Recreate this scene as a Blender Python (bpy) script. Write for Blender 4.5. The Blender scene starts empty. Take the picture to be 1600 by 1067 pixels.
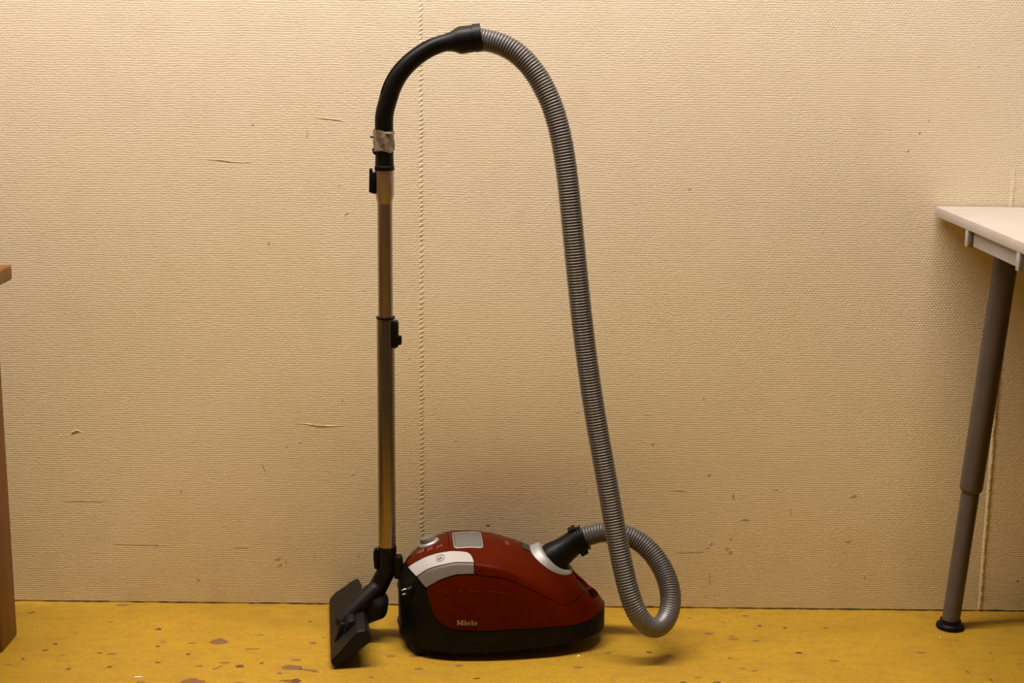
import bpy, bmesh, math, random
import numpy as np
from math import sin, cos, pi, radians, sqrt
from mathutils import Vector, Matrix
random.seed(7)
SC = bpy.context.scene
COL = SC.collection

# ------------------------------------------------------------------ camera
FPX = 2330.0
PITCH = radians(11.7); ROLL = 0.0105
r0 = np.array([1, 0, 0.]); u0 = np.array([0, sin(PITCH), cos(PITCH)]); FW = np.array([0, cos(PITCH), -sin(PITCH)])
RT = r0 * cos(ROLL) + u0 * sin(ROLL); UP = u0 * cos(ROLL) - r0 * sin(ROLL)
CAM = np.array([0, -2.53, 1.01])
cd = bpy.data.cameras.new('camera'); cam = bpy.data.objects.new('camera', cd); COL.objects.link(cam)
cd.sensor_width = 36; cd.lens = FPX / 1600 * 36; cd.clip_start = .05
M = Matrix.Identity(4)
for i in range(3):
    M[i][0] = RT[i]; M[i][1] = UP[i]; M[i][2] = -FW[i]; M[i][3] = CAM[i]
cam.matrix_world = M
SC.camera = cam

def at(px, py, Y):
    """metric point on the plane y = Y seen at a pixel of the photograph"""
    d = FW + RT * (px - 800) / FPX + UP * (533.5 - py) / FPX
    return CAM + d * (Y - CAM[1]) / d[1]
def fl(px, py, z=0.0):
    d = FW + RT * (px - 800) / FPX + UP * (533.5 - py) / FPX
    return CAM + d * (z - CAM[2]) / d[2]

# ------------------------------------------------------------------ world, lights, exposure
w = bpy.data.worlds.new('world'); SC.world = w; w.use_nodes = True
w.node_tree.nodes['Background'].inputs[0].default_value = (1, .8, .6, 1)
w.node_tree.nodes['Background'].inputs[1].default_value = .01
def area(name, loc, target, sx, sy, power, color):
    l = bpy.data.lights.new(name, 'AREA'); l.shape = 'RECTANGLE'; l.size = sx; l.size_y = sy
    l.energy = power; l.color = color
    o = bpy.data.objects.new(name, l); COL.objects.link(o); o.location = loc
    o.rotation_euler = (Vector(target) - Vector(loc)).to_track_quat('-Z', 'Y').to_euler()
    return o
area('ceiling_lamp', (-.34, -.46, 2.60), (-.34, -.42, 0), 2.4, .16, 117, (1, .925, .88))
area('fill_light_rear', (.1, -3.0, 2.72), (.1, -2.9, 0), 1.5, .6, 1.5, (1, .84, .60))  # weak unseen fill, added behind the camera to lift the floor bounce
SC.view_settings.view_transform = 'Standard'
SC.view_settings.look = 'None'
SC.view_settings.gamma = 1
SC.view_settings.use_curve_mapping = False
SC.view_settings.exposure = 0.0

# ------------------------------------------------------------------ material helpers
def mat(name, col, rough=.5, metal=0.0, spec=.5, coat=0.0):
    m = bpy.data.materials.new(name); m.use_nodes = True
    b = m.node_tree.nodes['Principled BSDF']
    b.inputs['Base Color'].default_value = (*col, 1); b.inputs['Roughness'].default_value = rough
    b.inputs['Metallic'].default_value = metal
    b.inputs['Specular IOR Level'].default_value = spec
    b.inputs['Coat Weight'].default_value = coat
    b.inputs['Coat Roughness'].default_value = .08
    return m
class N:
    def __init__(s, m): s.t = m.node_tree; s.b = s.t.nodes['Principled BSDF']
    def n(s, typ, **kw):
        nd = s.t.nodes.new(typ)
        for k, v in kw.items():
            if k.startswith('i_'):
                key = k[2:].replace('_', ' ')
                nd.inputs[int(key) if key.isdigit() else key].default_value = v
            else: setattr(nd, k, v)
        return nd
    def l(s, a, b): s.t.links.new(a, b)
    def math(s, op, a, b=None, c=None):
        nd = s.t.nodes.new('ShaderNodeMath'); nd.operation = op
        for i, v in enumerate((a, b, c)):
            if v is None: continue
            if isinstance(v, (int, float)): nd.inputs[i].default_value = v
            else: s.l(v, nd.inputs[i])
        return nd.outputs[0]
    def ramp(s, fac, stops):
        nd = s.t.nodes.new('ShaderNodeValToRGB'); e = nd.color_ramp.elements
        while len(e) < len(stops): e.new(.5)
        for k, (p, c) in enumerate(stops):
            e[k].position = p; e[k].color = (*c, 1) if len(c) == 3 else c
        s.l(fac, nd.inputs[0]); return nd.outputs[0]
    def mix(s, fac, a, b, mode='MIX'):
        nd = s.t.nodes.new('ShaderNodeMix'); nd.data_type = 'RGBA'; nd.blend_type = mode
        for sock, v in ((nd.inputs[0], fac), (nd.inputs[6], a), (nd.inputs[7], b)):
            if isinstance(v, (int, float)): sock.default_value = v
            elif isinstance(v, tuple): sock.default_value = (*v, 1)
            else: s.l(v, sock)
        return nd.outputs[2]
    def noise(s, vec, scale, detail=3, rough=.5):
        nd = s.n('ShaderNodeTexNoise'); nd.inputs['Scale'].default_value = scale
        nd.inputs['Detail'].default_value = detail; nd.inputs['Roughness'].default_value = rough
        s.l(vec, nd.inputs['Vector']); return nd.outputs['Fac']
    def mapping(s, vec, scale=(1, 1, 1), loc=(0, 0, 0), rot=(0, 0, 0)):
        nd = s.n('ShaderNodeMapping'); nd.inputs['Scale'].default_value = scale
        nd.inputs['Location'].default_value = loc; nd.inputs['Rotation'].default_value = rot
        s.l(vec, nd.inputs['Vector']); return nd.outputs[0]
    def obj(s): return s.n('ShaderNodeTexCoord').outputs['Object']

def wallpaper_material():
    m = mat('woven_wallpaper', (.75, .62, .43), .62, spec=.3); k = N(m); co = k.obj()
    big = k.noise(co, 2.2, 4, .6); mid = k.noise(co, 14, 4, .6); fine = k.noise(co, 90, 3, .6)
    c = k.mix(k.math('MULTIPLY', k.math('SUBTRACT', big, .35), .9), (.80, .690, .520), (.77, .655, .450))
    grime = k.ramp(mid, [(.50, (0, 0, 0)), (.78, (1, 1, 1))])
    c = k.mix(k.math('MULTIPLY', grime, .20), c, (.58, .46, .28))
    sp = k.ramp(fine, [(.66, (0, 0, 0)), (.76, (1, 1, 1))])
    c = k.mix(k.math('MULTIPLY', sp, .16), c, (.42, .30, .16))
    # a faded pink splash on the paper behind the cleaner
    def blob(cx, cz, sx, sz):
        mp = k.mapping(co, (1 / sx, 0, 1 / sz), (-cx / sx, 0, -cz / sz))
        ln = k.n('ShaderNodeVectorMath', operation='LENGTH'); k.l(mp, ln.inputs[0])
        e = k.math('POWER', 2.718, k.math('MULTIPLY', k.math('MULTIPLY', ln.outputs['Value'], ln.outputs['Value']), -1.0))
        return e
    pk = k.math('MULTIPLY', blob(-.035, .20, .13, .085), k.math('ADD', .3, big))
    pk2 = k.math('MULTIPLY', blob(.03, .235, .13, .045), .35)
    c = k.mix(k.math('MULTIPLY', k.math('MINIMUM', k.math('ADD', pk, pk2), 1.0), .62), c, (.62, .36, .33))
    # warm floor bounce light painted into the lower paper's colour, soiling near the skirting
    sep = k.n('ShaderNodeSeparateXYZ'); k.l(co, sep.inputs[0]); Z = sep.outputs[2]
    bounce_tint = k.math('MAXIMUM', k.math('SUBTRACT', 1.0, k.math('MULTIPLY', Z, .95)), 0.0)
    c = k.mix(k.math('MULTIPLY', bounce_tint, k.math('ADD', .35, k.math('MULTIPLY', big, .7))), c, (.76, .60, .27))
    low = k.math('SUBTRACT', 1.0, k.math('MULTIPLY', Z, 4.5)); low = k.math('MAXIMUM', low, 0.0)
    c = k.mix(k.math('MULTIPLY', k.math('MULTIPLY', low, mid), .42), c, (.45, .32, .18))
    k.l(c, k.b.inputs['Base Color'])
    # knitted horizontal relief
    wob = k.n('ShaderNodeTexNoise'); wob.inputs['Scale'].default_value = 22; wob.inputs['Detail'].default_value = 2
    k.l(co, wob.inputs['Vector'])
    off = k.n('ShaderNodeVectorMath', operation='SCALE'); k.l(wob.outputs['Color'], off.inputs[0]); off.inputs['Scale'].default_value = .005
    add = k.n('ShaderNodeVectorMath', operation='ADD'); k.l(co, add.inputs[0]); k.l(off.outputs[0], add.inputs[1])
    s2 = k.n('ShaderNodeSeparateXYZ'); k.l(add.outputs[0], s2.inputs[0])
    X2, Z2 = s2.outputs[0], s2.outputs[2]
    row = k.math('DIVIDE', Z2, .0039)
    par = k.math('MULTIPLY', k.math('MODULO', k.math('ADD', k.math('FLOOR', row), 1000), 2.0), pi)
    rr = k.math('ABSOLUTE', k.math('SINE', k.math('MULTIPLY', row, pi)))
    xx = k.math('SINE', k.math('ADD', k.math('MULTIPLY', X2, 2 * pi / .0056), par))
    patch = k.ramp(k.noise(co, 5, 2), [(.35, (.15, .15, .15)), (.65, (1, 1, 1))])
    rowamp = k.math('ADD', .25, k.math('MULTIPLY', k.noise(k.mapping(co, (60, 1, 200)), 1.0, 2), 1.1))
    h = k.math('ADD', k.math('MULTIPLY', k.math('POWER', rr, .9), rowamp), k.math('MULTIPLY', k.math('MULTIPLY', xx, .75), patch))
    h = k.math('ADD', h, k.math('MULTIPLY', k.noise(k.mapping(co, (1, 1, 1.8)), 170, 3), 2.2))
    h = k.math('ADD', h, k.math('MULTIPLY', mid, 1.0))
    bp = k.n('ShaderNodeBump'); bp.inputs['Strength'].default_value = .34; bp.inputs['Distance'].default_value = .0006
    k.l(h, bp.inputs['Height']); k.l(bp.outputs[0], k.b.inputs['Normal'])
    return m

def floor_material():
    m = mat('yellow_floor_paint', (.6, .38, .04), .42, spec=.35); k = N(m); co = k.obj()
    st = k.mapping(co, (1, 2.2, 1))
    big = k.noise(st, 3.0, 4, .6); mid = k.noise(st, 26, 5, .65); fine = k.noise(k.mapping(co, (1, 1.7, 1)), 130, 4, .7)
    c = k.ramp(big, [(.3, (.32, .180, .009)), (.55, (.38, .222, .010)), (.75, (.35, .21, .012))])
    c = k.mix(k.math('MULTIPLY', k.ramp(mid, [(.46, (0, 0, 0)), (.66, (1, 1, 1))]), .50), c, (.27, .13, .016))
    c = k.mix(k.math('MULTIPLY', k.ramp(fine, [(.48, (0, 0, 0)), (.62, (1, 1, 1))]), .60), c, (.25, .125, .02))
    v = k.n('ShaderNodeTexVoronoi'); v.inputs['Scale'].default_value = 26; k.l(k.mapping(co, (1, 1.9, 1)), v.inputs['Vector'])
    rnd = k.n('ShaderNodeSeparateColor'); k.l(v.outputs['Color'], rnd.inputs[0])
    rad = k.math('MULTIPLY', k.math('POWER', rnd.outputs[0], 5.0), .30)
    d = k.math('ADD', v.outputs['Distance'], k.math('MULTIPLY', k.math('SUBTRACT', fine, .5), .25))
    sp = k.math('LESS_THAN', d, rad)
    c = k.mix(k.math('MULTIPLY', sp, .75), c, (.16, .075, .03))
    k.l(c, k.b.inputs['Base Color'])
    bp = k.n('ShaderNodeBump'); bp.inputs['Strength'].default_value = .35; bp.inputs['Distance'].default_value = .0012
    k.l(k.math('ADD', k.math('MULTIPLY', mid, 1.0), fine), bp.inputs['Height']); k.l(bp.outputs[0], k.b.inputs['Normal'])
    k.l(k.math('ADD', .32, k.math('MULTIPLY', mid, .3)), k.b.inputs['Roughness'])
    return m

def wood_material():
    m = mat('orange_wood', (.5, .2, .05), .5); k = N(m); co = k.obj()
    n = k.noise(k.mapping(co, (30, 30, 2.2)), 1.0, 4, .6)
    c = k.ramp(n, [(.3, (.095, .030, .003)), (.5, (.135, .044, .005)), (.7, (.175, .064, .009))])
    k.l(c, k.b.inputs['Base Color']); return m

def plastic(name, col, rough, grain=.15, spec=.4, coat=0.0, dust=None):
    m = mat(name, col, rough, spec=spec, coat=coat); k = N(m); co = k.obj()
    n = k.noise(co, 900, 2); bp = k.n('ShaderNodeBump'); bp.inputs['Strength'].default_value = grain
    bp.inputs['Distance'].default_value = .0003; k.l(n, bp.inputs['Height']); k.l(bp.outputs[0], k.b.inputs['Normal'])
    w_ = k.noise(co, 35, 4, .6)
    k.l(k.math('ADD', rough - .06, k.math('MULTIPLY', w_, .12)), k.b.inputs['Roughness'])
    d = dust or tuple(min(1, c * 1.25 + .004) for c in col)
    k.l(k.mix(k.math('MULTIPLY', k.ramp(w_, [(.45, (0, 0, 0)), (.8, (1, 1, 1))]), .6), col, d), k.b.inputs['Base Color'])
    return m

def tube_metal(name, col, rough):
    m = mat(name, col, rough, metal=1.0); k = N(m); co = k.obj()
    n = k.noise(k.mapping(co, (160, 160, 1)), 1.0, 3)
    k.l(k.math('ADD', rough - .06, k.math('MULTIPLY', n, .12)), k.b.inputs['Roughness'])
    bp = k.n('ShaderNodeBump'); bp.inputs['Strength'].default_value = .06; bp.inputs['Distance'].default_value = .0003
    k.l(n, bp.inputs['Height']); k.l(bp.outputs[0], k.b.inputs['Normal']); return m

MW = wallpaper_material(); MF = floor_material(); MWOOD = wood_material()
M_RED = plastic('dark_red_gloss_plastic', (.066, .0050, .0002), .28, .03, .05, dust=(.070, .0058, .0004))
M_REDIN = plastic('red_plastic_inside', (.022, .0022, .001), .5)
M_BLK = plastic('black_plastic', (.0038, .0028, .0024), .42, .2, .16)
M_HEAD = plastic('dusty_black_plastic', (.0075, .0055, .004), .5, .25, .16)
M_GREY = plastic('charcoal_plastic', (.0035, .0025, .0018), .45, .2, .14)
M_SIL = plastic('silver_plastic', (.36, .335, .31), .38, .05, .4)
M_SILD = plastic('silver_recess_plastic', (.155, .135, .11), .45, .05, .3)
M_COLLAR = mat('satin_silver', (.34, .32, .30), .5, metal=.45)
M_GRILLE = mat('grille_grey', (.27, .25, .22), .45, metal=.3)
M_HOSE = mat('grey_hose_plastic', (.122, .112, .106), .36, metal=.35, spec=.5)
M_TUBE = tube_metal('steel_tube', (.27, .225, .18), .27)
M_TUBE2 = tube_metal('brushed_steel_tube', (.36, .30, .245), .30)
M_SOCK = tube_metal('satin_steel_socket', (.46, .38, .31), .36)
M_CHROME = mat('chrome_pin', (.85, .82, .78), .15, metal=1)
M_GOLD = mat('gold_print', (.27, .165, .05), .45, metal=.2)
M_INK = mat('dark_print', (.02, .02, .022), .5)
M_ICON = mat('pale_print', (.24, .09, .07), .5)
M_FAINT = mat('faint_print', (.12, .022, .012), .45)
M_DESK = plastic('cream_laminate', (.385, .335, .285), .45, .03, .35)
M_LEG = plastic('grey_painted_steel', (.075, .060, .052), .38, .05, .5)
M_RAIL = plastic('grey_rail_steel', (.26, .235, .225), .45, .05, .5)
M_DIRT = mat('dirt', (.10, .065, .03), .9)
M_SCUFF = mat('scuff', (.47, .365, .22), .8)
M_CHIPF = mat('bare_floor_chip', (.16, .075, .02), .6)
M_CHIPD = mat('dark_floor_chip', (.085, .042, .012), .6)
M_PAPER = mat('paper_bit', (.75, .68, .58), .7)
def tape_material():
    m = mat('worn_tape', (.2, .15, .09), .55); k = N(m); co = k.obj()
    n = k.noise(co, 160, 4, .7)
    k.l(k.ramp(n, [(.3, (.07, .05, .028)), (.55, (.20, .155, .095)), (.75, (.34, .27, .18))]), k.b.inputs['Base Color'])
    bp = k.n('ShaderNodeBump'); bp.inputs['Strength'].default_value = .7; bp.inputs['Distance'].default_value = .001
    k.l(n, bp.inputs['Height']); k.l(bp.outputs[0], k.b.inputs['Normal']); return m
M_TAPE = tape_material()

# ------------------------------------------------------------------ object helpers
def mesh(name, verts, faces, m, parent=None, smooth=True, angle=40):
    me = bpy.data.meshes.new(name); me.from_pydata([tuple(float(c) for c in v) for v in verts], [], faces)
    bm = bmesh.new(); bm.from_mesh(me)
    bmesh.ops.remove_doubles(bm, verts=bm.verts, dist=1e-6)
    bmesh.ops.recalc_face_normals(bm, faces=bm.faces)
    bm.to_mesh(me); bm.free()
    return link(name, me, m, parent, smooth, angle)
def link(name, me, m, parent=None, smooth=True, angle=40):
    me.materials.append(m)
    if smooth:
        me.polygons.foreach_set('use_smooth', [True] * len(me.polygons))
        me.set_sharp_from_angle(angle=radians(angle))
    o = bpy.data.objects.new(name, me); COL.objects.link(o)
    if parent is not None:
        o.parent = parent; o.matrix_parent_inverse = pmat(parent).inverted()
    return o
def pmat(o):
    m = o.matrix_basis.copy()
    while o.parent is not None:
        m = o.parent.matrix_basis @ o.matrix_parent_inverse @ m if False else pmat(o.parent) @ o.matrix_parent_inverse @ o.matrix_basis
        return m
    return m
def thing(name, label, cat, loc=(0, 0, 0)):
    o = bpy.data.objects.new(name, None); COL.objects.link(o); o.location = loc; o.empty_display_size = .05
    o['label'] = label; o['category'] = cat; return o
def struct(o): o['kind'] = 'structure'; return o
class MB:
    def __init__(s): s.v = []; s.f = []
    def add(s, v, f):
        n = len(s.v); s.v += [tuple(p) for p in v]; s.f += [tuple(i + n for i in q) for q in f]
    def build(s, name, m, parent=None, smooth=True, angle=40): return mesh(name, s.v, s.f, m, parent, smooth, angle)
def frame(d, hint=(0, 0, 1)):
    d = np.array(d, float); d /= np.linalg.norm(d); h = np.array(hint, float)
    if abs(d @ h) > .98: h = np.array([1, 0, 0.])
    a = np.cross(h, d); a /= np.linalg.norm(a); b = np.cross(d, a); return d, a, b
def loft(rings, cap=True):
    n = len(rings[0]); v = []; f = []
    for r_ in rings: v += [tuple(p) for p in r_]
    for i in range(len(rings) - 1):
        for j in range(n):
            f.append((i * n + j, i * n + (j + 1) % n, (i + 1) * n + (j + 1) % n, (i + 1) * n + j))
    if cap:
        f.append(tuple(range(n))[::-1]); f.append(tuple((len(rings) - 1) * n + j for j in range(n)))
    return v, f
def lathe(P, D, prof, seg=32, cap=True, ell=1.0, hint=(0, 1, 0)):
    d, a, b = frame(D, hint); P = np.array(P, float)
    rings = [[P + d * s + (a * cos(t) * ell + b * sin(t)) * r_ for t in np.linspace(0, 2 * pi, seg, endpoint=False)] for s, r_ in prof]
    return loft(rings, cap)
def rod(name, P, Q, prof, m, parent, seg=32, ell=1.0, hint=(0, 1, 0)):
    """prof in (fraction of length, radius)"""
    P = np.array(P, float); Q = np.array(Q, float); L_ = np.linalg.norm(Q - P)
    v, f = lathe(P, Q - P, [(s * L_, r_) for s, r_ in prof], seg, True, ell, hint)
    return mesh(name, v, f, m, parent, angle=35)
def catmull(pts, n):
    P = [np.array(p, float) for p in pts]; P = [2 * P[0] - P[1]] + P + [2 * P[-1] - P[-2]]; out = []
    for i in range(1, len(P) - 2):
        p0, p1, p2, p3 = P[i - 1:i + 3]
        for t in np.linspace(0, 1, n, endpoint=False):
            out.append(.5 * (2 * p1 + (p2 - p0) * t + (2 * p0 - 5 * p1 + 4 * p2 - p3) * t * t + (3 * p1 - p0 - 3 * p2 + p3) * t ** 3))
    out.append(P[-2]); return np.array(out)
def resample(path, step):
    d = np.r_[0, np.cumsum(np.linalg.norm(np.diff(path, axis=0), axis=1))]
    n = max(2, int(round(d[-1] / step))); s = np.linspace(0, d[-1], n + 1)
    return np.array([np.interp(s, d, path[:, k]) for k in range(3)]).T, s
def smooth_path(p, it):
    p = p.copy()
    for _ in range(it): p[1:-1] = .25 * p[:-2] + .5 * p[1:-1] + .25 * p[2:]
    return p
def sweep(path, rad, seg=24, cap=True, hint=(0, 1, 0), flat=None):
    T = np.gradient(path, axis=0); T /= np.linalg.norm(T, axis=1)[:, None]
    a = np.array(hint, float); rings = []
    for i, p in enumerate(path):
        a = a - T[i] * (a @ T[i]); a /= np.linalg.norm(a); b = np.cross(T[i], a)
        fa = 1 if flat is None else flat[i]
        rings.append([p + (a * cos(t) * fa + b * sin(t)) * rad[i] for t in np.linspace(0, 2 * pi, seg, endpoint=False)])
    return loft(rings, cap)
def box_bm(cx, cy, cz, sx, sy, sz, bev=.001, rot=None, seg=2):
    bm = bmesh.new(); bmesh.ops.create_cube(bm, size=1)
    for v in bm.verts: v.co = Vector((v.co.x * sx, v.co.y * sy, v.co.z * sz))
    if bev: bmesh.ops.bevel(bm, geom=bm.edges, offset=bev, segments=seg, affect='EDGES', profile=.5)
    if rot is not None: bmesh.ops.rotate(bm, cent=(0, 0, 0), matrix=rot, verts=bm.verts)
    bmesh.ops.translate(bm, vec=(cx, cy, cz), verts=bm.verts); return bm
def bmo(name, bm, m, parent=None, smooth=True, angle=40):
    me = bpy.data.meshes.new(name); bm.to_mesh(me); bm.free(); return link(name, me, m, parent, smooth, angle)
def box(name, c, s, m, parent=None, bev=.001, rot=None): return bmo(name, box_bm(*c, *s, bev, rot), m, parent, True, 50)
def prism(name, prof, y0, y1, m, parent, bev=.002, seg=2, angle=40):
    """outline in the xz plane extruded along y, with rounded edges"""
    bm = bmesh.new(); a = [bm.verts.new((p[0], y0, p[1])) for p in prof]; b = [bm.verts.new((p[0], y1, p[1])) for p in prof]
    n = len(prof); bm.faces.new(a); bm.faces.new(b[::-1])
    for i in range(n): bm.faces.new((a[i], b[i], b[(i + 1) % n], a[(i + 1) % n]))
    bmesh.ops.recalc_face_normals(bm, faces=bm.faces)
    if bev: bmesh.ops.bevel(bm, geom=bm.edges, offset=bev, segments=seg, affect='EDGES', profile=.5)
    return bmo(name, bm, m, parent, True, angle)
def hull(name, spheres, m, parent, seg=14):
    bm = bmesh.new()
    for (c, r_) in spheres:
        rr = r_ if isinstance(r_, tuple) else (r_, r_, r_)
        for i in range(seg + 1):
            ph = pi * i / seg
            for j in range(seg * 2):
                th = pi * j / seg
                bm.verts.new((c[0] + rr[0] * sin(ph) * cos(th), c[1] + rr[1] * sin(ph) * sin(th), c[2] + rr[2] * cos(ph)))
    bmesh.ops.remove_doubles(bm, verts=bm.verts, dist=1e-5)
    res = bmesh.ops.convex_hull(bm, input=bm.verts)
    bmesh.ops.delete(bm, geom=list({g for g in res['geom_interior'] + res['geom_unused'] if isinstance(g, bmesh.types.BMVert)}), context='VERTS')
    return bmo(name, bm, m, parent, True, 50)

# ================================================================== the room
def plane_box(name, x0, x1, y0, y1, z0, z1, m, parent=None):
    v = [(x, y, z) for x in (x0, x1) for y in (y0, y1) for z in (z0, z1)]
    f = [(0, 1, 3, 2), (4, 6, 7, 5), (0, 4, 5, 1), (2, 3, 7, 6), (0, 2, 6, 4), (1, 5, 7, 3)]
    return mesh(name, v, f, m, parent, False)
M_ROOM = mat('dim_room_wall', (.17, .125, .07), .8)
M_CEIL = mat('ceiling_paint', (.45, .42, .36), .9)
XL, XR, YB, ZC = -2.0, 2.3, -4.4, 2.8
floor = struct(plane_box('floor', XL, XR, YB, .1, -.06, 0, MF))
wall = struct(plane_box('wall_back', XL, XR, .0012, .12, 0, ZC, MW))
struct(plane_box('wall_left', XL - .1, XL, YB, .1, 0, ZC, M_ROOM))
struct(plane_box('wall_right', XR, XR + .1, YB, .1, 0, ZC, M_ROOM))
struct(plane_box('wall_front', XL, XR, YB - .1, YB, 0, ZC, M_ROOM))
struct(plane_box('ceiling', XL, XR, YB, .1, ZC, ZC + .1, M_CEIL))
SA, SB = -.1555, .847
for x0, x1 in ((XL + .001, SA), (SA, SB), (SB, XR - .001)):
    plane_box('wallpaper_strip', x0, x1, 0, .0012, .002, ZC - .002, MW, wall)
# twisted, painted-over seams between the strips
def seam(x, amp, pitch, h, z1):
    mb = MB(); z = .004
    while z < z1:
        p = pitch * random.uniform(.8, 1.25); a = amp * random.uniform(.7, 1.2); dx = random.uniform(-.0008, .0008)
        # a slanted lens-shaped ridge
        pts = [(x + dx - a, 0, z), (x + dx - a * .2, -h, z + p * .55), (x + dx + a, 0, z + p * 1.15), (x + dx + a * .15, 0, z + p * .30), (x + dx - a * .6, 0, z + p * .75)]
        mb.add(pts, [(0, 3, 1), (3, 2, 1), (2, 4, 1), (4, 0, 1)]); z += p
    o = mb.build('wallpaper_seam', MW, wall, True, 80); o['kind'] = 'stuff'; return o
seam(SA, .0060, .0080, .0010, 1.12)
# right-hand seam: a lifted, lumpy paper edge
mb = MB(); zz = np.arange(.004, .80, .006); prof = []
for i, z in enumerate(zz):
    j = random.uniform(-.0008, .0008); ww = .0035 + .0018 * sin(i * .9) + j
    k_ = min(1, (.80 - z) / .15)
    prof.append([(SB - .005, 0, z), (SB - .003 + j, -.0013 * k_, z), (SB + j, -.0018 * k_ - .0004 * sin(i * 1.7), z), (SB + ww * .5, -.0004, z), (SB + ww, 0, z)])
v = [p for r_ in prof for p in r_]; f = [(i * 5 + j, i * 5 + j + 1, i * 5 + j + 6, i * 5 + j + 5) for i in range(len(prof) - 1) for j in range(4)]
mesh('wallpaper_edge', v, f, MW, wall, True, 60)
# cracked, dirty joint between paper and floor
def joint():
    mb = MB(); x = -1.0
    while x < 1.15:
        ln = random.uniform(.01, .05)
        hh = random.choice([.0008, .0012, .0014, .002]); hh *= 1.8 if (.2 < x < .33 or .42 < x < .6 or .8 < x < 1.0) else 1
        if random.random() < .85:
            mb.add([(x, -.0006, .0001), (x + ln, -.0006, .0001), (x + ln * .9, -.0006, hh * random.uniform(.5, 1)), (x + ln * .45, -.0008, hh), (x + ln * .08, -.0006, hh * random.uniform(.3, .9)),
                    (x + ln * .5, -.0035 * random.uniform(.3, 1), .0002)], [(0, 1, 2, 3, 4), (0, 5, 1)])
        x += ln * random.uniform(.8, 1.1)
    o = mb.build('joint_dirt', M_DIRT, wall, False); o['kind'] = 'stuff'
joint()
# flat irregular marks
def flake(name, c, a, b, rot, m, parent, plane, t=.0003, jag=.25, n=14):
    ang = np.linspace(0, 2 * pi, n, endpoint=False); top = []; 
    for q in ang:
        k_ = 1 + random.uniform(-jag, jag); x, y = a * cos(q) * k_, b * sin(q) * k_
        top.append((x * cos(rot) - y * sin(rot), x * sin(rot) + y * cos(rot)))
    if plane == 'floor': P = lambda q, h: (c[0] + q[0], c[1] + q[1], h)
    else: P = lambda q, h: (c[0] + q[0], -h, c[2] + q[1])
    v = [P(q, t) for q in top] + [P((q[0] * 1.06, q[1] * 1.06), 0) for q in top]
    f = [tuple(range(n))] + [(i, (i + 1) % n, n + (i + 1) % n, n + i) for i in range(n)]
    return mesh(name, v, f, m, parent, False)
for (px, py, a, b, rot, m) in [
    (343, 1002, .015, .0105, 0, M_CHIPF), (374.5, 1041, .0075, .006, 0, M_CHIPD), (248, 983, .0055, .0048, 0, M_CHIPD),
    (300, 1066, .017, .013, 0, M_CHIPF), (457, 1043, .018, .009, -.15, M_CHIPF), (482, 1047, .016, .0035, -.25, M_CHIPF), (462, 1064, .008, .007, .2, M_CHIPD),
    (448, 1063, .014, .0014, .25, M_CHIPD), (294, 1022, .0035, .003, 0, M_CHIPD), (300, 1005, .006, .002, .2, M_CHIPD), (246, 1010, .0035, .003, 0, M_CHIPD), (246, 1035, .004, .0028, 0, M_CHIPD),
    (409, 1036, .0035, .003, 0, M_CHIPD), (489, 1005, .005, .0045, 0, M_CHIPF), (484, 971, .003, .003, 0, M_CHIPF), (395, 1014, .013, .0011, .1, M_CHIPD), (340, 1043, .011, .0011, .9, M_CHIPD),
    (437, 1052, .004, .003, .1, M_CHIPF), (50, 957, .006, .003, .3, M_CHIPD), (87, 1006, .0045, .003, 0, M_CHIPD), (36, 1029, .003, .0026, 0, M_CHIPD), (156, 1020, .0045, .0022, .2, M_CHIPD), (171, 1042, .004, .003, .2, M_CHIPD), (107, 1045, .0045, .003, .2, M_CHIPD),
    (70, 1016, .006, .002, .1, M_CHIPD), (1187, 978, .0035, .003, 0, M_CHIPD), (1227, 981, .0035, .0026, 0, M_CHIPD), (1248, 1020, .006, .0036, 0, M_CHIPD), (1141, 1028, .0045, .0022, 0, M_CHIPF), (1179, 1048, .006, .0011, .4, M_CHIPD), (1014, 1019, .005, .004, 0, M_CHIPD),
    (1078, 966, .004, .0018, 0, M_CHIPF), (1121, 1066, .006, .003, 0, M_CHIPD), (1068, 1066, .005, .003, 0, M_CHIPD), (1290, 981, .0045, .003, 0, M_CHIPF), (1547, 1020, .002, .002, 0, M_CHIPD), (1512, 1050, .0014, .005, .2, M_CHIPD), (1548, 1062, .0014, .006, .2, M_CHIPD), (745, 1060, .0055, .0025, .1, M_CHIPD),
    (950, 1020, .006, .0012, .6, M_CHIPD), (717, 1040, .006, .0035, 0, M_CHIPF), (580, 1058, .004, .003, 0, M_CHIPF), (655, 1045, .007, .003, 0, M_CHIPF)]:
    p = fl(px, py); flake('paint_chip', p, a, b, rot, m, floor, 'floor')
for (px, py, a, b) in [(216, 1058, .0075, .0012), (904, 1025, .0022, .002), (1469, 995, .0012, .0012)]:
    flake('paper_bit', fl(px, py), a, b, 0, M_PAPER, floor, 'floor', .0009)
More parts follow.
